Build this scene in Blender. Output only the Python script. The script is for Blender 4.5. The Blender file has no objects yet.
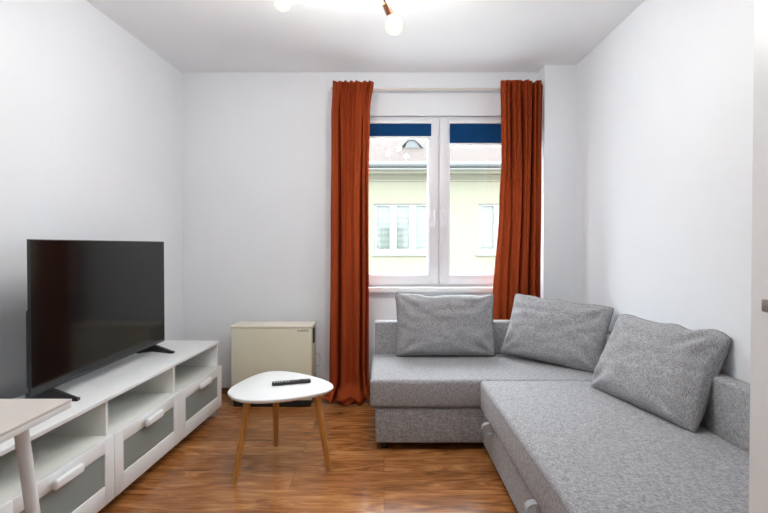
import bpy, bmesh, math, random
from mathutils import Vector, Matrix, noise
random.seed(7)
PI = math.pi
S = bpy.context.scene
C = S.collection
F = 470.0
EYE = 1.213

# ---------------------------------------------------------------- helpers
def smooth(me, on=True):
    for p in me.polygons: p.use_smooth = on

def obj(name, bm, mat, parent=None, world=False, sm=True, auto=True):
    me = bpy.data.meshes.new(name)
    bmesh.ops.recalc_face_normals(bm, faces=bm.faces)
    bm.to_mesh(me); bm.free()
    smooth(me, sm)
    if sm and auto:
        try: me.set_sharp_from_angle(angle=math.radians(38))
        except Exception: pass
    for m in (mat if isinstance(mat, (list, tuple)) else [mat]): me.materials.append(m)
    o = bpy.data.objects.new(name, me); C.objects.link(o)
    if parent is not None:
        o.parent = parent
        if world: o.location = -Vector(parent.location)
    return o

def thing(name, label, cat, loc=(0, 0, 0), rot=(0, 0, 0), group=None):
    o = bpy.data.objects.new(name, None); C.objects.link(o)
    o.empty_display_size = .1
    o.location = loc; o.rotation_euler = rot
    o['label'] = label; o['category'] = cat
    if group: o['group'] = group
    return o

def tag(o, label, cat, group=None):
    o['label'] = label; o['category'] = cat
    if group: o['group'] = group
    return o

def struct(name, bm, mat, parent=None, world=False, sm=False):
    o = obj(name, bm, mat, parent, world, sm)
    if parent is None: o['kind'] = 'structure'
    return o

def merge(bm, b2):
    me = bpy.data.meshes.new('tmp'); b2.to_mesh(me); b2.free(); bm.from_mesh(me); bpy.data.meshes.remove(me)

def box(bm, x0, x1, y0, y1, z0, z1, bev=0, seg=2):
    b = bmesh.new()
    bmesh.ops.create_cube(b, size=1)
    for v in b.verts:
        v.co = Vector(((x0+x1)/2+v.co.x*(x1-x0), (y0+y1)/2+v.co.y*(y1-y0), (z0+z1)/2+v.co.z*(z1-z0)))
    if bev: bmesh.ops.bevel(b, geom=list(b.edges), offset=bev, segments=seg, profile=.5, affect='EDGES', clamp_overlap=True)
    merge(bm, b)
    return bm

def bx(x0, x1, y0, y1, z0, z1, bev=0, seg=2):
    return box(bmesh.new(), x0, x1, y0, y1, z0, z1, bev, seg)

def tube(bm, pts, rad, n=12, caps=True, flat=1.0):
    pts = [Vector(p) for p in pts]
    rs = rad if isinstance(rad, (list, tuple)) else [rad]*len(pts)
    rings = []
    up = None
    for i, p in enumerate(pts):
        if i == 0: d = pts[1]-p
        elif i == len(pts)-1: d = p-pts[-2]
        else: d = (pts[i+1]-pts[i-1])
        d.normalize()
        if up is None:
            up = Vector((0, 0, 1)) if abs(d.z) < .9 else Vector((1, 0, 0))
        s = d.cross(up).normalized(); up = s.cross(d).normalized()
        rings.append([bm.verts.new(p+s*math.cos(a)*rs[i]*flat+up*math.sin(a)*rs[i]) for a in [2*PI*k/n for k in range(n)]])
    for a, b in zip(rings, rings[1:]):
        for k in range(n): bm.faces.new((a[k], a[(k+1) % n], b[(k+1) % n], b[k]))
    if caps:
        bm.faces.new(rings[0][::-1]); bm.faces.new(rings[-1])
    return bm

def lathe(bm, prof, origin, axis, n=24):
    """prof: list of (r, h) along axis from origin"""
    origin = Vector(origin); axis = Vector(axis).normalized()
    s = axis.orthogonal().normalized(); t = axis.cross(s)
    rings = []
    for r, h in prof:
        if r < 1e-6: rings.append([bm.verts.new(origin+axis*h)])
        else: rings.append([bm.verts.new(origin+axis*h+(s*math.cos(2*PI*k/n)+t*math.sin(2*PI*k/n))*r) for k in range(n)])
    for a, b in zip(rings, rings[1:]):
        for k in range(n):
            k2 = (k+1) % n
            if len(a) == 1 and len(b) == 1: continue
            if len(a) == 1: bm.faces.new((a[0], b[k], b[k2]))
            elif len(b) == 1: bm.faces.new((a[k], a[k2], b[0]))
            else: bm.faces.new((a[k], a[k2], b[k2], b[k]))
    return bm

def prism(bm, outline, z0, z1):
    a = [bm.verts.new((x, y, z0)) for x, y in outline]
    b = [bm.verts.new((x, y, z1)) for x, y in outline]
    n = len(a)
    bm.faces.new(a[::-1]); bm.faces.new(b)
    for i in range(n): bm.faces.new((a[i], a[(i+1) % n], b[(i+1) % n], b[i]))
    return bm

# ---------------------------------------------------------------- materials
class NT:
    def __init__(s, name):
        s.m = bpy.data.materials.new(name); s.m.use_nodes = True
        s.t = s.m.node_tree; s.b = s.t.nodes['Principled BSDF']
        s.out = s.t.nodes['Material Output']
    def n(s, typ, **kw):
        o = s.t.nodes.new(typ)
        for k, v in kw.items():
            if k in o.inputs: o.inputs[k].default_value = v
            else: setattr(o, k, v)
        return o
    def l(s, a, b): s.t.links.new(a, b)
    def coords(s, scale=(1, 1, 1), rot=(0, 0, 0), kind='Object'):
        tc = s.n('ShaderNodeTexCoord'); mp = s.n('ShaderNodeMapping')
        mp.inputs['Scale'].default_value = scale; mp.inputs['Rotation'].default_value = rot
        s.l(tc.outputs[kind], mp.inputs['Vector']); return mp.outputs[0]
    def ramp(s, fac, stops):
        r = s.n('ShaderNodeValToRGB')
        e = r.color_ramp.elements
        while len(e) < len(stops): e.new(.5)
        for i, (p, c) in enumerate(stops):
            e[i].position = p; e[i].color = (*c, 1)
        s.l(fac, r.inputs[0]); return r.outputs[0]
    def bump(s, h, strength, dist=.01):
        b = s.n('ShaderNodeBump'); b.inputs['Strength'].default_value = strength; b.inputs['Distance'].default_value = dist
        s.l(h, b.inputs['Height']); s.l(b.outputs[0], s.b.inputs['Normal'])

def lin(r, g, b):
    f = lambda c: (c/255/12.92) if c/255 <= .04045 else ((c/255+.055)/1.055)**2.4
    return (f(r), f(g), f(b))

def plain(name, col, rough=.5, metal=0, spec=.5, nz=.03, scale=30, bump=0, coat=0):
    m = NT(name)
    nt = m.n('ShaderNodeTexNoise'); m.l(m.coords((scale,)*3), nt.inputs['Vector'])
    nt.inputs['Scale'].default_value = 1; nt.inputs['Detail'].default_value = 3
    a = tuple(c*(1-nz) for c in col); b = tuple(min(1, c*(1+nz)) for c in col)
    m.l(m.ramp(nt.outputs[0], [(.3, a), (.7, b)]), m.b.inputs['Base Color'])
    m.b.inputs['Roughness'].default_value = rough; m.b.inputs['Metallic'].default_value = metal
    m.b.inputs['Specular IOR Level'].default_value = spec
    if coat: m.b.inputs['Coat Weight'].default_value = coat
    if bump: m.bump(nt.outputs[0], bump, .002)
    return m.m

M = {}
M['wall'] = plain('wall_paint', (.835, .855, .885), .85, spec=.2, nz=.008, scale=3, bump=.05)
M['ceiling'] = plain('ceiling_paint', (.92, .925, .94), .9, spec=.1, nz=.006, scale=3)
M['white'] = plain('white_lacquer', (.86, .875, .88), .35, nz=.006)
M['upvc'] = plain('white_window_frame', (.80, .80, .83), .3, nz=.006)
M['inner'] = plain('white_board', (.80, .815, .77), .5, nz=.01)
M['tabletop'] = plain('pale_greige_laminate', lin(214, 206, 200), .45, nz=.02)
M['black'] = plain('black_plastic', (.012, .012, .013), .35, nz=.1)
M['blackm'] = plain('matt_black', (.02, .02, .021), .6, nz=.1)
M['bezel'] = plain('dark_grey_bezel', (.012, .013, .014), .3, nz=.05)
M['cream'] = plain('cream_enamel', lin(230, 226, 204), .45, nz=.02, scale=8)
M['creamtop'] = plain('pale_cream_enamel', lin(234, 226, 210), .4, nz=.01, scale=8)
M['text'] = plain('dark_grey_print', (.06, .055, .05), .5)
M['metal'] = plain('brushed_steel', (.42, .38, .35), .35, metal=1, nz=.05)
M['rod'] = plain('champagne_metal', (.70, .64, .58), .4, metal=.4, nz=.03)
M['copper'] = plain('polished_copper', (.75, .42, .28), .25, metal=1, nz=.03)
M['strap'] = plain('pale_grey_webbing', (.36, .36, .37), .8, nz=.2, scale=400)
M['blue'] = plain('navy_blue_blind_cloth', (.006, .052, .165), .9, spec=.1, nz=.08, scale=20)
M['base'] = plain('brown_skirting', lin(120, 78, 52), .4, nz=.25, scale=12)
M['seam'] = plain('grey_seam_cord', (.22, .216, .218), .9, nz=.15, scale=300)
M['button'] = plain('pale_buttons', (.6, .6, .6), .5)
M['cable'] = plain('white_cable', (.65, .63, .6), .5)

def mat_screen():
    m = NT('glossy_black_screen')
    nt = m.n('ShaderNodeTexNoise', Scale=2.0); m.l(m.coords(), nt.inputs['Vector'])
    m.l(m.ramp(nt.outputs[0], [(.3, (.004, .004, .004)), (.7, (.005, .005, .005))]), m.b.inputs['Base Color'])
    m.b.inputs['Roughness'].default_value = .1; m.b.inputs['Specular IOR Level'].default_value = .32
    return m.m
M['screen'] = mat_screen()

def mat_glass(name, col=(1, 1, 1), rough=0, glow=None):
    m = NT(name)
    tr = m.n('ShaderNodeBsdfTransparent'); tr.inputs[0].default_value = (*col, 1)
    gl = m.n('ShaderNodeBsdfGlossy'); gl.inputs['Roughness'].default_value = rough
    lw = m.n('ShaderNodeLayerWeight', Blend=.5)
    pw = m.n('ShaderNodeMath', operation='POWER'); pw.inputs[1].default_value = 5; m.l(lw.outputs['Facing'], pw.inputs[0])
    ma = m.n('ShaderNodeMath', operation='MULTIPLY_ADD'); ma.inputs[1].default_value = .5; ma.inputs[2].default_value = .035; m.l(pw.outputs[0], ma.inputs[0])
    mx = m.n('ShaderNodeMixShader')
    m.l(ma.outputs[0], mx.inputs[0]); m.l(tr.outputs[0], mx.inputs[1]); m.l(gl.outputs[0], mx.inputs[2])
    res = mx.outputs[0]
    if glow:
        em = m.n('ShaderNodeEmission'); em.inputs[0].default_value = (*glow, 1); em.inputs[1].default_value = 1.0
        m2 = m.n('ShaderNodeMixShader'); m2.inputs[0].default_value = .12
        m.l(res, m2.inputs[1]); m.l(em.outputs[0], m2.inputs[2]); res = m2.outputs[0]
    m.l(res, m.out.inputs[0])
    return m.m
M['glass'] = mat_glass('window_glass', (.97, .985, .975))
M['bulbglass'] = mat_glass('clear_bulb_glass', (.97, .95, .92), .02, (1, .93, .80))

def mat_emit(name, col, st):
    m = NT(name)
    m.b.inputs['Base Color'].default_value = (*col, 1)
    m.b.inputs['Emission Color'].default_value = (*col, 1); m.b.inputs['Emission Strength'].default_value = st
    return m.m
M['filament'] = mat_emit('glowing_filament', (1, .80, .55), 16)

def mat_frosted():
    m = NT('frosted_glass_panel')
    nt = m.n('ShaderNodeTexNoise', Scale=900.0); m.l(m.coords(), nt.inputs['Vector'])
    m.l(m.ramp(nt.outputs[0], [(.3, lin(136, 146, 143)), (.7, lin(146, 156, 153))]), m.b.inputs['Base Color'])
    m.b.inputs['Roughness'].default_value = .32
    return m.m
M['frost'] = mat_frosted()

def mat_fabric(name, dark, light):
    m = NT(name)
    outs = []
    for sc in ((48, 430, 430), (430, 48, 430), (430, 430, 48)):
        nt = m.n('ShaderNodeTexNoise', Scale=1.0, Detail=2.0); m.l(m.coords(sc), nt.inputs['Vector']); outs.append(nt.outputs[0])
    a = m.n('ShaderNodeMath', operation='ADD'); m.l(outs[0], a.inputs[0]); m.l(outs[1], a.inputs[1])
    b = m.n('ShaderNodeMath', operation='ADD'); m.l(a.outputs[0], b.inputs[0]); m.l(outs[2], b.inputs[1])
    c = m.n('ShaderNodeMath', operation='DIVIDE'); m.l(b.outputs[0], c.inputs[0]); c.inputs[1].default_value = 3
    mid = tuple((x+y)/2 for x, y in zip(dark, light))
    m.l(m.ramp(c.outputs[0], [(.38, dark), (.5, mid), (.62, light)]), m.b.inputs['Base Color'])
    m.b.inputs['Roughness'].default_value = .95; m.b.inputs['Specular IOR Level'].default_value = .15
    m.b.inputs['Sheen Weight'].default_value = .1
    m.bump(c.outputs[0], .5, .003)
    return m.m
M['fabric'] = mat_fabric('grey_woven_upholstery', (.13, .128, .136), (.54, .535, .55))

def mat_curtain():
    m = NT('rust_curtain_cloth')
    nt = m.n('ShaderNodeTexNoise', Scale=1.0, Detail=3.0); m.l(m.coords((250, 250, 40)), nt.inputs['Vector'])
    m.l(m.ramp(nt.outputs[0], [(.3, (.33, .050, .012)), (.7, (.42, .074, .018))]), m.b.inputs['Base Color'])
    m.b.inputs['Roughness'].default_value = .85; m.b.inputs['Specular IOR Level'].default_value = .15
    tl = m.n('ShaderNodeBsdfTranslucent'); tl.inputs[0].default_value = (.5, .09, .02, 1)
    mx = m.n('ShaderNodeMixShader'); mx.inputs[0].default_value = .12
    m.l(m.b.outputs[0], mx.inputs[1]); m.l(tl.outputs[0], mx.inputs[2]); m.l(mx.outputs[0], m.out.inputs[0])
    return m.m
M['curtain'] = mat_curtain()

def mat_floor():
    m = NT('brown_wood_laminate')
    co = m.coords()
    br = m.n('ShaderNodeTexBrick', Scale=1.0)
    m.l(co, br.inputs['Vector'])
    br.offset = .37; br.inputs['Brick Width'].default_value = 1.28; br.inputs['Row Height'].default_value = .193
    br.inputs['Mortar Size'].default_value = .0007; br.inputs['Mortar Smooth'].default_value = .1
    br.inputs['Color1'].default_value = (0, 0, 0, 1); br.inputs['Color2'].default_value = (1, 1, 1, 1); br.inputs['Mortar'].default_value = (.5, .5, .5, 1)
    # shift the grain from plank to plank
    off = m.n('ShaderNodeVectorMath', operation='MULTIPLY_ADD')
    off.inputs[1].default_value = (7.3, 3.1, 5.7)
    m.l(br.outputs['Color'], off.inputs[0]); m.l(co, off.inputs[2])
    mp = m.n('ShaderNodeMapping'); mp.inputs['Scale'].default_value = (2.4, 11, 1); m.l(off.outputs[0], mp.inputs[0])
    g1 = m.n('ShaderNodeTexNoise', Scale=1.0, Detail=6.0, Roughness=.62, Distortion=2.2); m.l(mp.outputs[0], g1.inputs['Vector'])
    mp2 = m.n('ShaderNodeMapping'); mp2.inputs['Scale'].default_value = (6, 90, 1); m.l(off.outputs[0], mp2.inputs[0])
    g2 = m.n('ShaderNodeTexNoise', Scale=1.0, Detail=4.0, Distortion=.6); m.l(mp2.outputs[0], g2.inputs['Vector'])
    mixv = m.n('ShaderNodeMath', operation='MULTIPLY_ADD'); mixv.inputs[1].default_value = .34
    m.l(g2.outputs[0], mixv.inputs[0]); m.l(g1.outputs[0], mixv.inputs[2])
    sep = m.n('ShaderNodeMath', operation='MULTIPLY_ADD'); sep.inputs[1].default_value = .10
    m.l(br.outputs['Color'], sep.inputs[0]); m.l(mixv.outputs[0], sep.inputs[2])
    col = m.ramp(sep.outputs[0], [(.42, lin(80, 44, 22)), (.58, lin(130, 79, 41)), (.74, lin(164, 106, 57)), (.94, lin(200, 142, 88))])
    mx = m.n('ShaderNodeMix', data_type='RGBA'); mx.inputs[7].default_value = (*lin(70, 38, 20), 1)
    m.l(br.outputs['Fac'], mx.inputs[0]); m.l(col, mx.inputs[6]); m.l(mx.outputs[2], m.b.inputs['Base Color'])
    m.b.inputs['Roughness'].default_value = .2; m.b.inputs['Specular IOR Level'].default_value = .5
    m.bump(g2.outputs[0], .08, .002)
    return m.m
M['floor'] = mat_floor()

def mat_wood(name, a, b, axis=2):
    m = NT(name)
    sc = [60, 60, 60]; sc[axis] = 6
    nt = m.n('ShaderNodeTexNoise', Scale=1.0, Detail=4.0, Distortion=.4); m.l(m.coords(tuple(sc)), nt.inputs['Vector'])
    m.l(m.ramp(nt.outputs[0], [(.3, a), (.7, b)]), m.b.inputs['Base Color'])
    m.b.inputs['Roughness'].default_value = .45
    return m.m
M['legwood'] = mat_wood('honey_beech', lin(178, 118, 52), lin(208, 146, 74))

def mat_stripes():
    m = NT('pale_green_striped_blind')
    w = m.n('ShaderNodeTexWave', Scale=1.0, Distortion=0.0); w.bands_direction = 'Z'
    m.l(m.coords((1, 1, 1.65)), w.inputs['Vector'])
    m.l(m.ramp(w.outputs[0], [(.3, lin(67, 72, 68)), (.6, lin(82, 86, 82))]), m.b.inputs['Base Color'])
    return m.m
M['stripes'] = mat_stripes()
M['facade'] = plain('pale_yellow_render', lin(94, 92, 78), .9, nz=.01, scale=1)
M['outwhite'] = plain('white_outdoor_paint', (.15, .148, .14), .7, nz=.01, scale=2)
M['gutter'] = plain('grey_zinc_gutter', lin(60, 63, 65), .5, nz=.05, scale=2)
M['sidewalk'] = plain('pale_paving', (.3, .3, .29), .9, nz=.1, scale=2)
def mat_roof():
    m = NT('pale_pink_roof_tiles')
    br = m.n('ShaderNodeTexBrick', Scale=1.0); m.l(m.coords((3, 3, 3)), br.inputs['Vector'])
    br.inputs['Color1'].default_value = (*lin(50, 41, 37), 1); br.inputs['Color2'].default_value = (*lin(48, 40, 36), 1)
    br.inputs['Mortar'].default_value = (*lin(46, 38, 34), 1); br.inputs['Mortar Size'].default_value = .01
    m.l(br.outputs['Color'], m.b.inputs['Base Color']); m.b.inputs['Roughness'].default_value = .9
    return m.m
M['roof'] = mat_roof()
M['dormer'] = plain('weathered_grey_lead', lin(59, 59, 59), .7, nz=.15, scale=4)

# ---------------------------------------------------------------- the room
CZ = 2.613; BACK = 3.826; FRONT = -.75
LX = lambda y: -1.637-(BACK-y)*.0596
RX = lambda y: 1.492
struct('floor', bx(-2.1, 1.8, FRONT, 4.12, -.12, 0), M['floor'])
struct('ceiling', bx(-2.1, 1.8, FRONT, 4.12, CZ, CZ+.15), M['ceiling'])
bm = bmesh.new(); prism(bm, [(LX(FRONT), FRONT), (LX(BACK), BACK), (LX(BACK)-.12, BACK+.1), (LX(FRONT)-.12, FRONT)], 0, CZ)
struct('wall_left', bm, M['wall'])
struct('wall_right', bx(1.492, 1.62, FRONT, BACK+.1, 0, CZ), M['wall'])
WX0, WX1, WZ0, WZ1 = -.297, 1.197, .875, 2.265
bm = bmesh.new()
box(bm, -2.0, WX0, BACK, BACK+.28, 0, CZ); box(bm, WX1, 1.75, BACK, BACK+.28, 0, CZ)
box(bm, WX0, WX1, BACK, BACK+.28, 0, WZ0-.04); box(bm, WX0, WX1, BACK, BACK+.28, WZ1, CZ)
struct('wall_back', bm, M['wall'])
struct('wall_column', bx(1.247, 1.492, 3.666, BACK, 0, CZ), M['wall'])
bm = bmesh.new(); box(bm, -1.637, 1.247, BACK-.014, BACK, 0, .05, .003); struct('baseboard_back', bm, M['base'])
bm = bmesh.new()
y0 = FRONT
prism(bm, [(LX(y0)+.001, y0), (LX(y0)+.014, y0), (LX(BACK-.014)+.014, BACK-.014), (LX(BACK-.014)+.001, BACK-.014)], 0, .05)
struct('baseboard_left', bm, M['base'])

# door leaf standing open beside the viewer, and the bit of wall it hangs on
DX = .653
bm = bmesh.new(); box(bm, .725, 1.492, -.16, -.04, 0, CZ); box(bm, -2.0, -.215, -.16, -.04, 0, CZ); box(bm, -.215, .725, -.16, -.04, 2.10, CZ)
struct('wall_front', bm, M['wall'])
struct('wall_sky_block', bx(-2.0, 1.62, FRONT-.12, FRONT, 0, CZ), M['wall'])  # unseen wall, added to keep direct sky light out of the doorway
bm = bmesh.new()
box(bm, DX+.012, DX+.042, 0, .85, .008, 2.05, .002)          # leaf
box(bm, DX, DX+.012, 0, .836, .008, 2.05, .002)               # rebated face
door = struct('door_1', bm, M['white'], sm=True)
bm = bmesh.new()
box(bm, DX+.0, DX+.075, -.04, -.002, 0, 2.11, .003); box(bm, DX+.002, DX+.062, -.16, -.04, 0, 2.10, .003)
box(bm, -.225, -.15, -.04, -.002, 0, 2.11, .003); box(bm, -.215, -.155, -.16, -.04, 0, 2.10, .003)
box(bm, -.15, DX, -.04, -.002, 2.06, 2.13, .003); box(bm, -.155, DX+.002, -.16, -.04, 2.06, 2.10, .003)
struct('door_frame', bm, M['white'], sm=True)
bm = bmesh.new()
box(bm, DX-.055, DX-.043,   .58, .7445, 1.108, 1.128, .002)
tube(bm, [(DX, .728, 1.118), (DX-.045, .728, 1.118)], .009, 14)
lathe(bm, [(0, 0), (.025, 0), (.025, .006), (0, .006)], (DX, .728, 1.118), (-1, 0, 0))
obj('door_handle', bm, M['metal'], door)

# ---------------------------------------------------------------- window
win = obj('window_1', (lambda b: (
    box(b, WX0, WX0+.045, 3.862, 3.935, WZ0, WZ1, .003), box(b, WX1-.045, WX1, 3.862, 3.935, WZ0, WZ1, .003),
    box(b, WX0+.045, WX1-.045, 3.862, 3.935, WZ1-.032, WZ1, .003), box(b, WX0+.045, WX1-.045, 3.862, 3.935, WZ0, WZ0+.032, .003),
    b)[-1])(bmesh.new()), M['upvc'])
win['kind'] = 'structure'
CXW = .450
def sash(x0, x1, z0, z1, hx):
    b = bmesh.new(); w = .080; a0, a1 = 3.848, 3.915
    box(b, x0, x0+w, a0, a1, z0, z1, .005); box(b, x1-w, x1, a0, a1, z0, z1, .005)
    box(b, x0+w-.004, x1-w+.004, a0, a1, z1-w+.01, z1, .005); box(b, x0+w-.004, x1-w+.004, a0, a1, z0, z0+w-.003, .005)
    # glazing bead
    g = .010
    box(b, x0+w-.002, x0+w+g, a0+.014, a1, z0+w-.003, z1-w+.01, .002); box(b, x1-w-g, x1-w+.002, a0+.014, a1, z0+w-.003, z1-w+.01, .002)
    box(b, x0+w, x1-w, a0+.014, a1, z0+w-.004, z0+w+g-.003, .002); box(b, x0+w, x1-w, a0+.014, a1, z1-w-g+.01, z1-w+.011, .002)
    s = obj('sash', b, M['upvc'], win)
    obj('pane', bx(x0+w, x1-w, 3.882, 3.888, z0+w-.01, z1-w+.01), M['glass'], s)
    h = bmesh.new()
    box(h, hx-.014, hx+.014, a0-.012, a0+.001, 1.44, 1.51, .004)
    tube(h, [(hx, a0-.01, 1.475), (hx, a0-.04, 1.475)], .008, 10)
    box(h, hx-.009, hx+.009, a0-.05, a0-.036, 1.485-.125, 1.485, .006, 3)
    obj('window_handle', h, M['upvc'], s)
sash(WX0+.025, CXW-.002, WZ0+.018, WZ1-.018, CXW-.035)
sash(CXW+.002, WX1-.025, WZ0+.018, WZ1-.018, CXW+.040)
obj('window_sill', bx(WX0-.045, WX1+.01, 3.765, 3.862, WZ0-.042, WZ0, .006, 3), M['white'], win)
obj('outer_sill', bx(WX0, WX1, 3.935, 4.15, WZ0-.045, WZ0-.005), M['gutter'], win)

def blind(x0, x1, zb, label):
    t = thing('roller_blind', label, 'blind', ((x0+x1)/2, 3.832, 2.2), group=None)
    obj('cassette', bx(x0-.006, x1+.006, 3.815, 3.848, 2.199, 2.224, .006, 3), M['white'], t, True)
    obj('blind_cloth', bx(x0, x1, 3.832, 3.834, zb, 2.2), M['blue'], t, True, sm=False)
    obj('bottom_bar', bx(x0, x1, 3.827, 3.839, zb-.014, zb+.001, .003), M['white'], t, True)
blind(-.20, .3835, 2.098, 'blue roller blind on the left window sash, pulled down a little')
blind(.5345, 1.12, 2.043, 'blue roller blind on the right window sash, hanging slightly lower')

# ---------------------------------------------------------------- curtains
ZR = 2.449
rod = thing('curtain_rod', 'thin pale metal curtain rod across the wall above the window', 'curtain rod', (.41, 3.735, ZR))
obj('rod', tube(bmesh.new(), [(-.40, 3.735, ZR), (1.235, 3.735, ZR)], .0095, 14), M['rod'], rod, True)
obj('finial', lathe(bmesh.new(), [(0, 0), (.012, 0), (.016, .008), (.016, .016), (.010, .022), (0, .022)], (-.398, 3.735, ZR), (-1, 0, 0)), M['rod'], rod, True)
for x in (-.36, 1.19):
    b = bmesh.new(); tube(b, [(x, 3.735, ZR), (x, 3.826, ZR)], .006, 10)
    lathe(b, [(0, 0), (.022, 0), (.022, .006), (0, .006)], (x, 3.826, ZR), (0, -1, 0))
    obj('bracket', b, M['rod'], rod, True)

def interp(tab, z):
    for (za, a), (zb, b) in zip(tab, tab[1:]):
        if za >= z >= zb: 
            t = (za-z)/(za-zb); t = t*t*(3-2*t); return a+(b-a)*t
    return tab[-1][1] if z < tab[-1][0] else tab[0][1]

def curtain(label, left, right, top, valleys, nfold, seed, pool, mess):
    """valleys: (t, width, depth, drift) = the deep folds that run the whole drop; nfold = small gathers under the tape"""
    NU, NV = 260, 170
    yc = 3.625
    b = bmesh.new(); rows = []
    for j in range(NV+1):
        q = j/NV
        z = top*(1-q)+.004*q
        d = top-z
        hd = max(0, 1-d/.085)
        g = math.exp(-(d/.85)**1.5)                 # how much of the gathers is left
        row = []
        for i in range(NU+1):
            t = i/NU
            tt = t+.022*math.sin(t*9+seed)+.012*math.sin(t*23+seed*2)+.03*noise.noise(Vector((t*2, z*.8, seed)))
            ph = 2*PI*nfold*tt
            c = math.cos(ph)
            y = yc+.034*g*c*(.7+.6*noise.noise(Vector((t*6, 1.3, seed)))) + .012*(1-g)*math.cos(ph*.5+z)
            y += hd*.010*math.sin(ph*2+seed)
            lo = min(1, d/.35)*.8+.2
            for (vt, vw, vd, dr) in valleys:
                vc = vt+dr*d+.01*math.sin(z*2+vt*20)
                y += 2.3*vd*lo*math.exp(-((t-vc)/vw)**2)
            y += .012*(2*t-1)**4
            xl, xr = interp(left, z), interp(right, z)
            x = xl+(xr-xl)*t + .006*g*math.sin(ph)*math.sin(PI*t)
            x += .004*noise.noise(Vector((t*3, z*1.5, seed)))
            zz = z + hd*.009*math.sin(ph+1)*max(0, 1-d/.03)
            if mess and t > .5:
                e = min(1, (t-.5)*4)*max(0, 1-d/.15)
                zz += e*.018*noise.noise(Vector((t*18, z*20, 4))); y += e*.03*noise.noise(Vector((t*14, z*22, 9)))
            if pool and z < .26:
                e = (1-z/.26)**2
                y -= e*(.09+.16*abs(noise.noise(Vector((t*2.5, z*6, 2)))))*(.35+math.sin(PI*t))
                x += e*.03*noise.noise(Vector((t*4, z*7, 3)))+e*.09*(t-.62)
                zz = max(.006, z*.75+e*.075*max(0, noise.noise(Vector((t*5, z*16, 5)))+.25))
            row.append(b.verts.new((x, min(y, 3.722 if z > 2.40 else 3.80), zz)))
        rows.append(row)
    for r0, r1 in zip(rows, rows[1:]):
        for i in range(NU): b.faces.new((r0[i], r1[i], r1[i+1], r0[i+1]))
    o = obj('curtain', b, M['curtain'], auto=False)
    md = o.modifiers.new('thick', 'SOLIDIFY'); md.thickness = .003; md.offset = 0
    return tag(o, label, 'curtain', None)
k = 3.675/F
curtain('long rust orange curtain left of the window, pooling on the floor',
        [(2.5, (333.5-384)*k), (2.2, (332-384)*k), (1.0, (331-384)*k), (.2, (329.5-384)*k), (0, (329-384)*k)],
        [(2.5, (374-384)*k), (2.25, (370-384)*k), (1.6, (368.5-384)*k), (1.0, (369-384)*k), (.3, (369-384)*k), (0, (371-384)*k)],
        2.476, [(.20, .035, .045, .02), (.50, .25, .02, 0), (.80, .03, .035, 0), (.93, .03, .02, 0)], 7, 3, True, False)
curtain('rust orange curtain right of the window, hanging down behind the sofa',
        [(2.5, (499-384)*k), (1.9, (500-384)*k), (1.55, (498-384)*k), (.65, (491.5-384)*k), (0, (489-384)*k)],
        [(2.5, (540.3-384)*k), (1.6, (539.5-384)*k), (.6, (539-384)*k), (0, (539-384)*k)],
        2.480, [(.24, .03, .02, .05), (.52, .03, .045, .03), (.78, .035, .05, .015), (.93, .05, .015, 0)], 8, 11, False, True)

# ---------------------------------------------------------------- gas heater
hx0, hx1, hy0, hy1 = -1.144, -.540, 3.497, 3.73
h = thing('gas_heater', 'cream metal gas heater with black plinth against the back wall', 'heater', ((hx0+hx1)/2, (hy0+hy1)/2, 0))
obj('plinth', bx(hx0+.012, hx1-.012, hy0+.012, hy1-.01, 0, .052, .004), M['black'], h, True)
obj('body', bx(hx0, hx1, hy0, hy1, .052, .596, .008, 3), M['cream'], h, True)
obj('top_cover', bx(hx0-.004, hx1+.004, hy0-.004, hy1, .596, .611, .005, 3), M['creamtop'], h, True)
b = bmesh.new()
box(b, hx1-.001, hx1+.010, 3.55, 3.62, .47, .585, .008, 3); obj('side_handle', b, M['black'], h, True)
b = bmesh.new()
pts = []
for i in range(22):
    a = i/21
    pts.append((hx1+.012+.022*math.sin(a*PI*1.9), 3.70+.02*a, .36-.20*a+.02*math.sin(a*PI*4)))
tube(b, [(hx1-.003, 3.70, .36)]+pts+[(hx1+.012, BACK-.002, .15)], .0045, 8)
obj('gas_pipe', b, M['cable'], h, True)
# brand plate lettering
def text_mesh(s, size, depth):
    cu = bpy.data.curves.new('t', 'FONT'); cu.body = s; cu.size = size; cu.extrude = depth; cu.align_x = 'CENTER'; cu.align_y = 'CENTER'
    to = bpy.data.objects.new('t', cu); C.objects.link(to)
    dg = bpy.context.evaluated_depsgraph_get(); me = bpy.data.meshes.new_from_object(to.evaluated_get(dg))
    b = bmesh.new(); b.from_mesh(me); bpy.data.objects.remove(to); bpy.data.curves.remove(cu); bpy.data.meshes.remove(me)
    return b
b = text_mesh('KARMA', .024, .0006)
bmesh.ops.scale(b, vec=(1.05, 1, 1), verts=b.verts)
bmesh.ops.rotate(b, verts=b.verts, cent=(0, 0, 0), matrix=Matrix.Rotation(PI/2, 3, 'X'))
bmesh.ops.translate(b, verts=b.verts, vec=(-.603, hy0-.0008, .575))
obj('lettering', b, M['text'], h, True, sm=False)

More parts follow.
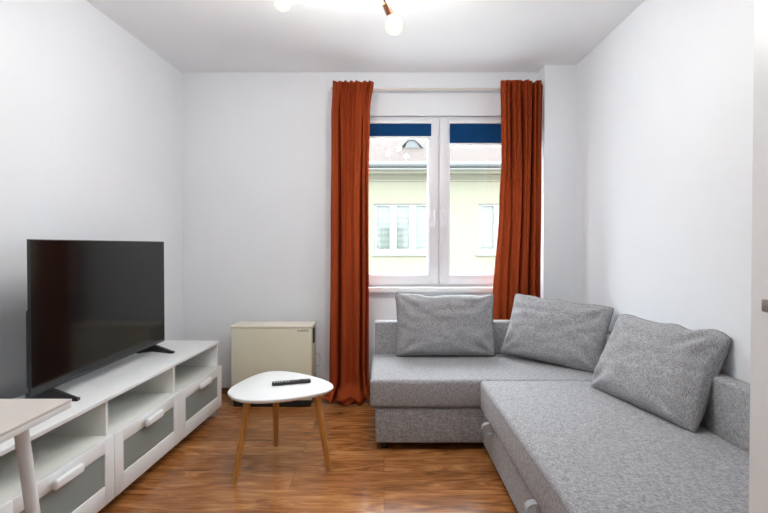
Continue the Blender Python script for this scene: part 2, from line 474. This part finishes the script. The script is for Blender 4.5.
# ---------------------------------------------------------------- TV bench (local: +y away, +x to the room)
ang = -math.atan(.051)
xd = Vector((math.cos(ang), math.sin(ang), 0)); yd = Vector((-math.sin(ang), math.cos(ang), 0))
corner = Vector((-1.178, 3.357, 0))
bc = corner-yd*.9235-xd*.205
bench = thing('tv_bench', 'long white media bench with open shelves over three glazed drawers', 'tv bench', bc, (0, 0, ang))
L2, W2 = .9235, .205
obj('top', bx(-W2, W2, -L2, L2, .512, .53, .002), M['white'], bench)
for s in (-1, 1):
    obj('side_panel', bx(-W2+.005, W2-.012, s*L2-(.018 if s > 0 else 0), s*L2+(0 if s > 0 else .018), .055, .512, .001), M['white'], bench)
for y in (-.308, .308):
    obj('divider', bx(-W2+.012, W2-.020, y-.009, y+.009, .055, .512, .001), M['inner'], bench)
obj('back_panel', bx(-W2, -W2+.006, -L2+.004, L2-.004, .055, .512), M['inner'], bench)
obj('shelf', bx(-W2+.006, W2-.004, -L2+.018, L2-.018, .333, .349, .001), M['inner'], bench)
obj('bottom_panel', bx(-W2+.006, W2-.004, -L2+.018, L2-.018, .055, .071, .001), M['white'], bench)
for x in (-W2+.03, W2-.035):
    for y in (-L2+.03, L2-.03):
        obj('leg', bx(x-.018, x+.018, y-.018, y+.018, 0, .056, .002), M['white'], bench)
for i, yc in enumerate((-.616, 0, .616)):
    a0, a1 = yc-.3065, yc+.3065
    fx0, fx1 = W2-.003, W2+.015
    b = bmesh.new(); gz0, gz1 = .148, .294; m_ = .066
    box(b, fx0, fx1, a0, a0+m_, .063, .353, .0015); box(b, fx0, fx1, a1-m_, a1, .063, .353, .0015)
    box(b, fx0, fx1, a0+m_, a1-m_, .063, gz0, .0015); box(b, fx0, fx1, a0+m_, a1-m_, gz1, .353, .0015)
    d = obj('drawer', b, M['white'], bench)
    obj('frosted_glass', bx(fx0+.002, fx1-.006, a0+m_-.004, a1-m_+.004, gz0-.004, gz1+.004), M['frost'], d)
    b = bmesh.new()
    box(b, fx1+.010, fx1+.034, yc-.088, yc+.068, .300, .340, .010, 4)
    for yy in (yc-.066, yc+.066): tube(b, [(fx1-.002, yy, .318), (fx1+.012, yy, .318)], .006, 10)
    hd = obj('handle', b, M['white'], d)

# ---------------------------------------------------------------- television
tv0 = Vector((-1.461, 1.9375, 0)); tv1 = Vector((-1.446, 3.09, 0))
tdir = (tv1-tv0); tl = tdir.length; ta = math.atan2(tdir.y, tdir.x)-PI/2
tc = (tv0+tv1)/2
tv = thing('television', 'large black flat screen television standing on the white bench', 'television', (tc.x, tc.y, .53), (0, 0, ta))
hl = tl/2; zt0, zt1 = .052, .708
b = bmesh.new()
box(b, -.026, 0, -hl, hl, zt0, zt0+.016, .003)
box(b, -.012, 0, -hl, hl, zt1-.004, zt1, .001)
box(b, -.012, 0, -hl, -hl+.003, zt0, zt1, .001); box(b, -.012, 0, hl-.003, hl, zt0, zt1, .001)
obj('bezel', b, M['bezel'], tv)
obj('screen', bx(-.012, -.001, -hl+.002, hl-.002, zt0+.012, zt1-.003), M['screen'], tv, sm=False)
b = bmesh.new(); box(b, -.030, -.012, -hl+.03, hl-.03, zt0+.005, zt1-.03, .006, 3); box(b, -.075, -.025, -hl+.06, hl-.06, zt0+.01, zt0+.36, .018, 3)
obj('back_cover', b, M['blackm'], tv)
for yy in (-.455, .455):
    b = bmesh.new()
    def prong(b, p0, p1, w0, w1, t0, t1):
        d = (Vector(p1)-Vector(p0)).normalized(); s = Vector((-d.y, d.x, 0)).normalized()
        vs = []
        for p, w, t in ((p0, w0, t0), (p1, w1, t1)):
            p = Vector(p)
            vs.append([b.verts.new(p+s*w+Vector((0, 0, t))), b.verts.new(p-s*w+Vector((0, 0, t))), b.verts.new(p-s*w), b.verts.new(p+s*w)])
        A, B = vs
        for i in range(4): b.faces.new((A[i], A[(i+1) % 4], B[(i+1) % 4], B[i]))
        b.faces.new(A[::-1]); b.faces.new(B)
    prong(b, (-.015, yy-.0, .012), (.112, yy, .0), .013, .010, .045, .011)
    prong(b, (-.015, yy, .012), (-.115, yy, .0), .013, .010, .045, .011)
    box(b, .085, .118, yy-.011, yy+.011, 0, .014, .003)
    box(b, -.12, -.09, yy-.011, yy+.011, 0, .014, .003)
    obj('foot', b, M['black'], tv)

# ---------------------------------------------------------------- desk at the lower left
dk = thing('side_table', 'pale topped table with white round legs at the left foreground', 'table', (-1.34, 1.08, 0))
obj('table_top', bx(-1.74, -.942, .745, 1.413, .742, .75, .001), M['tabletop'], dk, True)
obj('edge_frame', bx(-1.739, -.943, .746, 1.412, .724, .742, .002), M['white'], dk, True)
for (x, y) in ((-1.0, 1.285), (-1.66, 1.285), (-1.0, .87), (-1.66, .87)):
    sx = 1 if x > -1.3 else -1; sy = 1 if y > 1.1 else -1
    b = bmesh.new()
    top = Vector((x, y, .724)); bot = Vector((x+sx*.058, y+sy*.045, .0)); d = bot-top
    lathe(b, [(0, 0), (.0175, 0), (.0175, .02), (.0155, .98), (.0155, 1), (0, 1)], top, d, 20)
    # stretch along the leg
    for v in b.verts:
        hgt = (v.co-top).dot(d.normalized()); v.co += d.normalized()*(hgt*(d.length-1))
    for v in b.verts: v.co.z = max(0, min(.724, v.co.z))
    obj('leg', b, M['white'], dk, True)

# ---------------------------------------------------------------- coffee table
TH = math.atan(11.5/F)
def onplane(u, v, z):
    y = (EYE-z)*F/(v-245)
    return Vector(((u-384)/F*y, y, z))
ZT = .44
o_px = [(225.0, 393.5), (228.0, 388.5), (236.4, 383.6), (250, 376.2), (263.7, 371.7), (278, 370.2), (293.7, 372), (312.8, 376), (329.8, 381), (335.4, 386), (329.5, 391), (312.8, 394.8), (288, 398.8), (263.7, 401), (244.6, 400.8), (232, 398.4)]
ol = [onplane(u, v, ZT) for u, v in o_px]
def catmull(P, n=6):
    out = []
    N = len(P)
    for i in range(N):
        p0, p1, p2, p3 = P[i-1], P[i], P[(i+1) % N], P[(i+2) % N]
        for k in range(n):
            t = k/n
            out.append(.5*((2*p1)+(p2-p0)*t+(2*p0-5*p1+4*p2-p3)*t*t+(3*p1-p0-3*p2+p3)*t**3))
    return out
for _ in range(3):
    N = len(ol); ol = [ol[i]*.6+(ol[i-1]+ol[(i+1) % N])*.2 for i in range(N)] if _ < 1 else ol
crv = catmull(ol)
cc = sum(crv, Vector())/len(crv)
ct = thing('coffee_table', 'small white pebble-shaped coffee table on three splayed wooden legs', 'coffee table', (cc.x, cc.y, 0))
b = bmesh.new()
prof = [(.965, ZT-.020), (.985, ZT-.016), (1.0, ZT-.009), (1.0, ZT-.005), (.993, ZT-.0012), (.985, ZT)]
rings = []
for s, z in prof: rings.append([b.verts.new((cc.x+(p.x-cc.x)*s, cc.y+(p.y-cc.y)*s, z)) for p in crv])
for A, B in zip(rings, rings[1:]):
    for i in range(len(A)): b.faces.new((A[i], A[(i+1) % len(A)], B[(i+1) % len(A)], B[i]))
b.faces.new(rings[0][::-1]); b.faces.new(rings[-1])
obj('table_top', b, M['white'], ct, True)
for (tx, ty, fx, fy) in ((-.712, 2.45, -.758, 2.366), (-.632, 2.74, -.653, 2.825), (-.362, 2.51, -.296, 2.518)):
    T = Vector((tx, ty, ZT-.019)); Bt = Vector((fx, fy, 0))
    b = bmesh.new(); tube(b, [T, T.lerp(Bt, .5), T.lerp(Bt, .96), Bt], [.020, .0175, .0135, .0125], 18)
    for v in b.verts: v.co.z = max(0, min(ZT-.0195, v.co.z))
    obj('leg', b, M['legwood'], ct, True)

ra = math.atan2(.06, .203)
rm = thing('remote_control', 'slim black remote control lying on the coffee table', 'remote control', (-.516, 2.612, ZT), (0, 0, ra))
b = bmesh.new()
box(b, -.106, .106, -.021, .021, .001, .018, .006, 3)
for v in b.verts:
    if v.co.z < .009: v.co.y *= .82
obj('casing', b, M['black'], rm)
b = bmesh.new()
for i in range(6):
    for j in range(3):
        x = -.094+i*.0145+(0 if i < 4 else .004)
        box(b, x-.004, x+.004, -.0125+j*.0115-.003, -.0125+j*.0115+.003, .0175, .0195, .001)
bt = obj('buttons', b, M['button'], rm)
obj('button_ring', lathe(bmesh.new(), [(0, .0175), (.012, .0175), (.012, .0195), (.006, .0195), (.005, .0180), (0, .0180)], (.055, 0, 0), (0, 0, 1)), M['blackm'], rm)

# ---------------------------------------------------------------- corner sofa
sf = thing('corner_sofa', 'grey fabric corner sofa with its bed section pulled out', 'sofa', (.66, 2.7, 0))
def soft(x0, x1, y0, y1, z0, z1, bev, puff=.0, cuts=0):
    b = bx(x0, x1, y0, y1, z0, z1, bev, 4)
    if puff:
        bmesh.ops.triangulate(b, faces=[]) if 0 else None
    return b
obj('seat_base', soft(-.05, 1.388, 2.757, 3.42, .045, .254, .012), M['fabric'], sf, True)
obj('seat_cushion', soft(-.082, 1.395, 2.742, 3.425, .257, .423, .022), M['fabric'], sf, True)
obj('pull_out_base', soft(.582, 1.385, 1.16, 2.742, .045, .252, .012), M['fabric'], sf, True)
obj('pull_out_cushion', soft(.560, 1.395, 1.14, 2.739, .256, .425, .022), M['fabric'], sf, True)
obj('backrest', soft(-.068, 1.487, 3.425, 3.53, .045, .655, .016), M['fabric'], sf, True)
obj('backrest', soft(1.398, 1.487, 1.14, 3.424, .045, .655, .016), M['fabric'], sf, True)
for (x, y) in ((0, 2.82), (0, 3.48), (1.3, 3.40), (.64, 1.3), (.64, 2.6), (1.32, 1.3)):
    obj('leg', lathe(bmesh.new(), [(0, 0), (.022, 0), (.026, .05), (0, .05)], (x, y, 0), (0, 0, 1)), M['black'], sf, True)
def strap(y):
    b = bmesh.new(); N = 16; w = .017; th = .0015
    prev = None; ring = []
    for i in range(N+1):
        a = i/N
        px = .580-.056*math.sin(PI*a)**.8; pz = .262-.058*a+.018*math.sin(PI*a)*math.cos(PI*a)
        ring.append((px, pz))
    V = []
    for i, (px, pz) in enumerate(ring):
        a, c = ring[max(0, i-1)], ring[min(N, i+1)]
        d = Vector((c[0]-a[0], 0, c[1]-a[1])).normalized(); nrm = Vector((d.z, 0, -d.x))
        q = []
        for s, t in ((-1, -1), (1, -1), (1, 1), (-1, 1)): q.append(b.verts.new(Vector((px, y+s*w, pz))+nrm*th*t))
        V.append(q)
    for A, B in zip(V, V[1:]):
        for i in range(4): b.faces.new((A[i], A[(i+1) % 4], B[(i+1) % 4], B[i]))
    b.faces.new(V[0][::-1]); b.faces.new(V[-1])
    o = obj('pull_strap', b, M['strap'], sf, True); o['label'] = 'pale grey webbing pull strap'
strap(2.50); strap(1.73)
# seam piping on the mattress edge
b = bmesh.new(); tube(b, [(.5605, 1.17, .402), (.5605, 2.71, .402)], .0022, 6); obj('seam', b, M['seam'], sf, True)

def cushion(label, loc, yaw, lean, w, hgt, th, seed, roll=0):
    t = thing('cushion', label, 'cushion', loc, (-lean, roll, yaw), 'back cushions on the corner sofa')
    NU, NV = 56, 40
    def pt(i, j, side):
        u = -1+2*i/NU; v = -1+2*j/NV
        # outline: slightly hollow sides, pointed ears
        hx = w/2*(1-.045*(1-abs(v)**2.0)); hz = hgt/2*(1-.045*(1-abs(u)**2.2))
        # rounded corner
        cr = max(0, abs(u)-.88)/.12*max(0, abs(v)-.86)/.14
        x = u*hx*(1-.020*cr); z = v*hz*(1-.028*cr)
        e = ((1-abs(u)**3.2)*(1-abs(v)**3.0))
        bul = th/2*max(0, e)**.48
        n1 = noise.noise(Vector((u*1.6+seed, v*1.8, side*3)))
        wr = 0
        # creases that run in from the ears
        for cu in (-1, 1):
            for cv in (-1, 1):
                dd = math.hypot((u-cu), (v-cv)*.8)
                an = math.atan2((v-cv)*.8, (u-cu))
                wr += .010*math.exp(-((dd-.35)/.28)**2)*math.sin(an*9+seed*cu+cv)
        bul2 = bul*(1+.12*n1)+wr*min(1, e*3)+.009*noise.noise(Vector((u*3.5+seed, v*5, side)))*min(1, e*4)
        z += .022*noise.noise(Vector((u*2.6+seed, v*.5, 7)))*(1 if v > 0 else .0)*abs(v)
        y = -side*max(.002 if e > 0 else 0, bul2)
        zz = z+hgt/2
        if zz < .05 and side: pass
        return (x, y, max(zz, .002))
    b = bmesh.new(); G = {}
    for side in (1, -1):
        for i in range(NU+1):
            for j in range(NV+1):
                edge = i in (0, NU) or j in (0, NV)
                if edge and side == -1: G[(side, i, j)] = G[(1, i, j)]
                else: G[(side, i, j)] = b.verts.new(pt(i, j, side))
    for side in (1, -1):
        for i in range(NU):
            for j in range(NV):
                f = [G[(side, i, j)], G[(side, i+1, j)], G[(side, i+1, j+1)], G[(side, i, j+1)]]
                b.faces.new(f if side == 1 else f[::-1])
    loop = [(i, 0) for i in range(NU)]+[(NU, j) for j in range(NV)]+[(i, NV) for i in range(NU, 0, -1)]+[(0, j) for j in range(NV, 0, -1)]
    P = [Vector(pt(i, j, 1)) for i, j in loop]
    obj('cover', b, M['fabric'], t, auto=False)
    b = bmesh.new(); tube(b, P+[P[0]], .0030, 8); obj('piping', b, M['seam'], t, auto=False)
R = math.radians
cushion('grey scatter cushion standing upright beneath the window', (.437, 3.318, .424), 0, R(9), .715, .445, .15, 1.3)
cushion('grey cushion set diagonally across the inner corner of the sofa', (1.080, 3.10, .430), R(-41), R(24), .68, .45, .17, 4.1, R(3.5))
cushion('nearest grey cushion, leaning against the right backrest', (1.229, 2.290, .418), R(-78), R(25), .685, .455, .18, 7.7)

# ---------------------------------------------------------------- ceiling lamp
lc = Vector((-.08, 2.0, 2.44))
lamp = thing('ceiling_lamp', 'branching copper ceiling lamp with clear round bulbs', 'ceiling lamp', (lc.x, lc.y, CZ))
obj('canopy', lathe(bmesh.new(), [(0, 0), (.06, 0), (.06, .02), (.05, .028), (0, .028)], (lc.x, lc.y, CZ), (0, 0, -1)), M['copper'], lamp, True)
b = tube(bmesh.new(), [(lc.x, lc.y, CZ-.02), (lc.x, lc.y, lc.z)], .006, 12)
lathe(b, [(0, -.025), (.018, -.018), (.025, 0), (.018, .018), (0, .025)], lc, (0, 0, 1))
obj('stem', b, M['copper'], lamp, True)
def proj_pt(u, v, y):
    return Vector(((u-384)/F*y, y, EYE+(245-v)*y/F))
bulbs = [proj_pt(394, 26.5, 2.30), proj_pt(283.5, 2.5, 2.22), proj_pt(300, -6, 2.0), proj_pt(424, -8, 2.15), Vector((.28, 1.8, 2.34)), Vector((-.30, 1.62, 2.33))]
for i, p in enumerate(bulbs):
    d = (p-lc).normalized()
    if i == 0: d = (p-proj_pt(386, 6, 2.235)).normalized()
    rb = .046
    tip = p-d*(rb+.012)
    sock0 = tip-d*.058
    b = bmesh.new(); tube(b, [lc, lc.lerp(sock0, .5), sock0], .0045, 10)
    arm = obj('arm', b, M['blackm'] if i == 0 else M['copper'], lamp, True)
    b = bmesh.new(); lathe(b, [(0, 0), (.008, 0), (.018, .006), (.018, .060), (.015, .062), (0, .062)], sock0, d)
    obj('socket', b, M['copper'], arm)
    b = bmesh.new()
    prof = [(.012, -rb-.010), (.014, -rb*.93)]+[(rb*math.sin(a), -rb*math.cos(a)) for a in [R(x) for x in range(24, 180, 12)]]+[(0, rb)]
    lathe(b, prof, p, d, 28)
    bulb = obj('bulb', b, M['bulbglass'], arm, auto=False)
    b = bmesh.new(); s = d.orthogonal().normalized(); t2 = d.cross(s)
    fp = [p-d*.03]
    for q in range(40):
        a = q/39; fp.append(p+s*math.cos(a*4*PI)*.012+t2*math.sin(a*4*PI)*.012+d*(-.022+.036*a))
    tube(b, fp, .0032, 6); obj('filament', b, M['filament'], bulb)
    ld = bpy.data.lights.new('bulb_light', 'POINT'); ld.energy = 4.6; ld.color = (.96, .98, 1); ld.shadow_soft_size = .03
    lo = bpy.data.objects.new('bulb_light', ld); C.objects.link(lo); lo.location = p+d*.0

# ---------------------------------------------------------------- the house across the street
YB = 15.0; kx = YB/F
hz = lambda v: EYE+(245-v)*kx
ho = thing('apartment_building', 'pale yellow house across the street, seen through the window', 'building', (1.5, YB, -6))
wins = [(-.32, 1.52), (3.01, 4.85), (-4.6, -2.76)]
b = bmesh.new()
zs0, zs1 = hz(251.5), hz(203.5)
xs = [-9]+[x for w in sorted(wins) for x in w]+[12]
box(b, -9, 12, YB, YB+.4, -6, zs0); box(b, -9, 12, YB, YB+.4, zs1, hz(168))
for i in range(0, len(xs), 2): box(b, xs[i], xs[i+1], YB, YB+.4, zs0, zs1)
obj('wall', b, M['facade'], ho, True, sm=False)
b = bmesh.new(); box(b, -9.2, 12.2, YB-.06, YB, hz(181), hz(179.6), .01); box(b, -9.2, 12.2, YB-.30, YB, hz(174.5), hz(171.5), .01)
obj('cornice', b, M['facade'], ho, True)
b = bmesh.new(); box(b, -9.4, 12.4, YB-.5, YB+.0, hz(171.5), hz(169.6), .01)
obj('fascia', b, M['outwhite'], ho, True)
b = tube(bmesh.new(), [(-9.4, YB-.55, hz(167.2)), (12.4, YB-.55, hz(167.2))], .085, 12)
obj('gutter', b, M['gutter'], ho, True)
b = bmesh.new()
ry0, rz0, ry1, rz1 = YB-.5, hz(166.5), YB+5.0, hz(166.5)+4.8
for q in ((0, 0),):
    A = [b.verts.new(c) for c in ((-9.4, ry0, rz0), (12.4, ry0, rz0), (12.4, ry1, rz1), (-9.4, ry1, rz1), (-9.4, ry0, rz0-.12), (12.4, ry0, rz0-.12), (12.4, ry1, rz0-.12), (-9.4, ry1, rz0-.12))]
    for f in ((0, 1, 2, 3), (4, 7, 6, 5), (0, 4, 5, 1), (1, 5, 6, 2), (2, 6, 7, 3), (3, 7, 4, 0)): b.faces.new([A[i] for i in f])
obj('roof', b, M['roof'], ho, True, sm=False)
# eyebrow dormer
yd0 = 15.2; kd = yd0/F
dz = lambda v: EYE+(245-v)*kd; dxx = lambda u: (u-384)*kd
pr = [(391.5, 149), (400, 147), (405.5, 141), (408.5, 138.6), (414.5, 138.6), (419, 142.5), (424, 148), (429, 149)]
b = bmesh.new()
A = [b.verts.new((dxx(u), yd0, dz(v))) for u, v in pr]; B = [b.verts.new((dxx(u), yd0+1.4, dz(v)+.02)) for u, v in pr]
A2 = [b.verts.new((dxx(u)*1.0, yd0, dz(v)-.05)) for u, v in pr]; B2 = [b.verts.new((dxx(u), yd0+1.4, dz(v)-.05)) for u, v in pr]
for i in range(len(pr)-1):
    b.faces.new((A[i], A[i+1], B[i+1], B[i])); b.faces.new((A[i], A2[i], A2[i+1], A[i+1])); b.faces.new((A2[i], B2[i], B2[i+1], A2[i+1]))
dm = obj('dormer', b, M['dormer'], ho, True)
b = bmesh.new()
fr = [(404.5, 148.5), (406.5, 142.6), (409, 140.2), (414, 140.2), (417.6, 143.5), (421, 148.5)]
A = [b.verts.new((dxx(u), yd0+.05, dz(v))) for u, v in fr]; B = [b.verts.new((dxx(u), yd0+.6, dz(v))) for u, v in fr]
b.faces.new(A); b.faces.new(B[::-1])
for i in range(len(fr)): b.faces.new((A[i], B[i], B[(i+1) % len(fr)], A[(i+1) % len(fr)]))
obj('dormer_window', b, M['gutter'], dm, False, sm=False)
for (x0, x1) in wins:
    b = bmesh.new(); a0, a1 = YB+.06, YB+.13; fw = .06
    n = 3; pw = (x1-x0)/n
    box(b, x0, x1, a0, a1, zs0, zs0+.09, .008); box(b, x0, x1, a0, a1, zs1-.07, zs1, .008)
    for i in range(n+1):
        c = x0+pw*i; box(b, max(x0, c-.11 if 0 < i < n else (x0 if i == 0 else x1-.085)), min(x1, c+.11 if 0 < i < n else (x0+.085 if i == 0 else x1)), a0, a1, zs0+.09, zs1-.07, .008)
    w = obj('window', b, M['outwhite'], ho, True)
    obj('window_blind', bx(x0+.03, x1-.03, YB+.16, YB+.18, zs0+.04, zs1-.03), M['stripes'], w, sm=False)
    obj('pane', bx(x0+.03, x1-.03, YB+.10, YB+.105, zs0+.04, zs1-.03), M['glass'], w, sm=False)
    obj('window_ledge', bx(x0-.08, x1+.08, YB-.07, YB+.06, zs0-.12, zs0, .01), M['outwhite'], ho, True)
bm = bx(-14, 18, 4.11, 24, -6.2, -6.0); struct('ground', bm, M['sidewalk'])

# ---------------------------------------------------------------- light
w = bpy.data.worlds.new('sky'); S.world = w; w.use_nodes = True
bg = w.node_tree.nodes['Background']; nt_ = w.node_tree
SKY_Z, SKY_H = 13.0, 3.4
tc = nt_.nodes.new('ShaderNodeTexCoord'); sx = nt_.nodes.new('ShaderNodeSeparateXYZ'); mr = nt_.nodes.new('ShaderNodeMapRange')
nt_.links.new(tc.outputs['Generated'], sx.inputs[0]); nt_.links.new(sx.outputs['Z'], mr.inputs['Value'])
mr.inputs['From Min'].default_value = 0; mr.inputs['From Max'].default_value = 1
mr.inputs['To Min'].default_value = SKY_H; mr.inputs['To Max'].default_value = SKY_Z
nt_.links.new(mr.outputs[0], bg.inputs[1])
bg.inputs[0].default_value = (.87, .935, 1.0, 1)          # overcast sky, brighter overhead than at the horizon

# ---------------------------------------------------------------- camera
cd = bpy.data.cameras.new('camera'); cam = bpy.data.objects.new('camera', cd); C.objects.link(cam)
cam.location = (0, 0, EYE); PITCH = math.radians(.8); cam.rotation_euler = (PI/2-PITCH, 0, 0)
cd.shift_y = -(F*math.tan(PITCH)*-1+11.2)/768
cd.sensor_width = 36; cd.lens = 36*F/768; cd.clip_start = .02; cd.clip_end = 200
S.camera = cam
S.view_settings.view_transform = 'Standard'; S.view_settings.look = 'None'
S.view_settings.gamma = 1; S.view_settings.exposure = 1.2; S.view_settings.use_curve_mapping = False
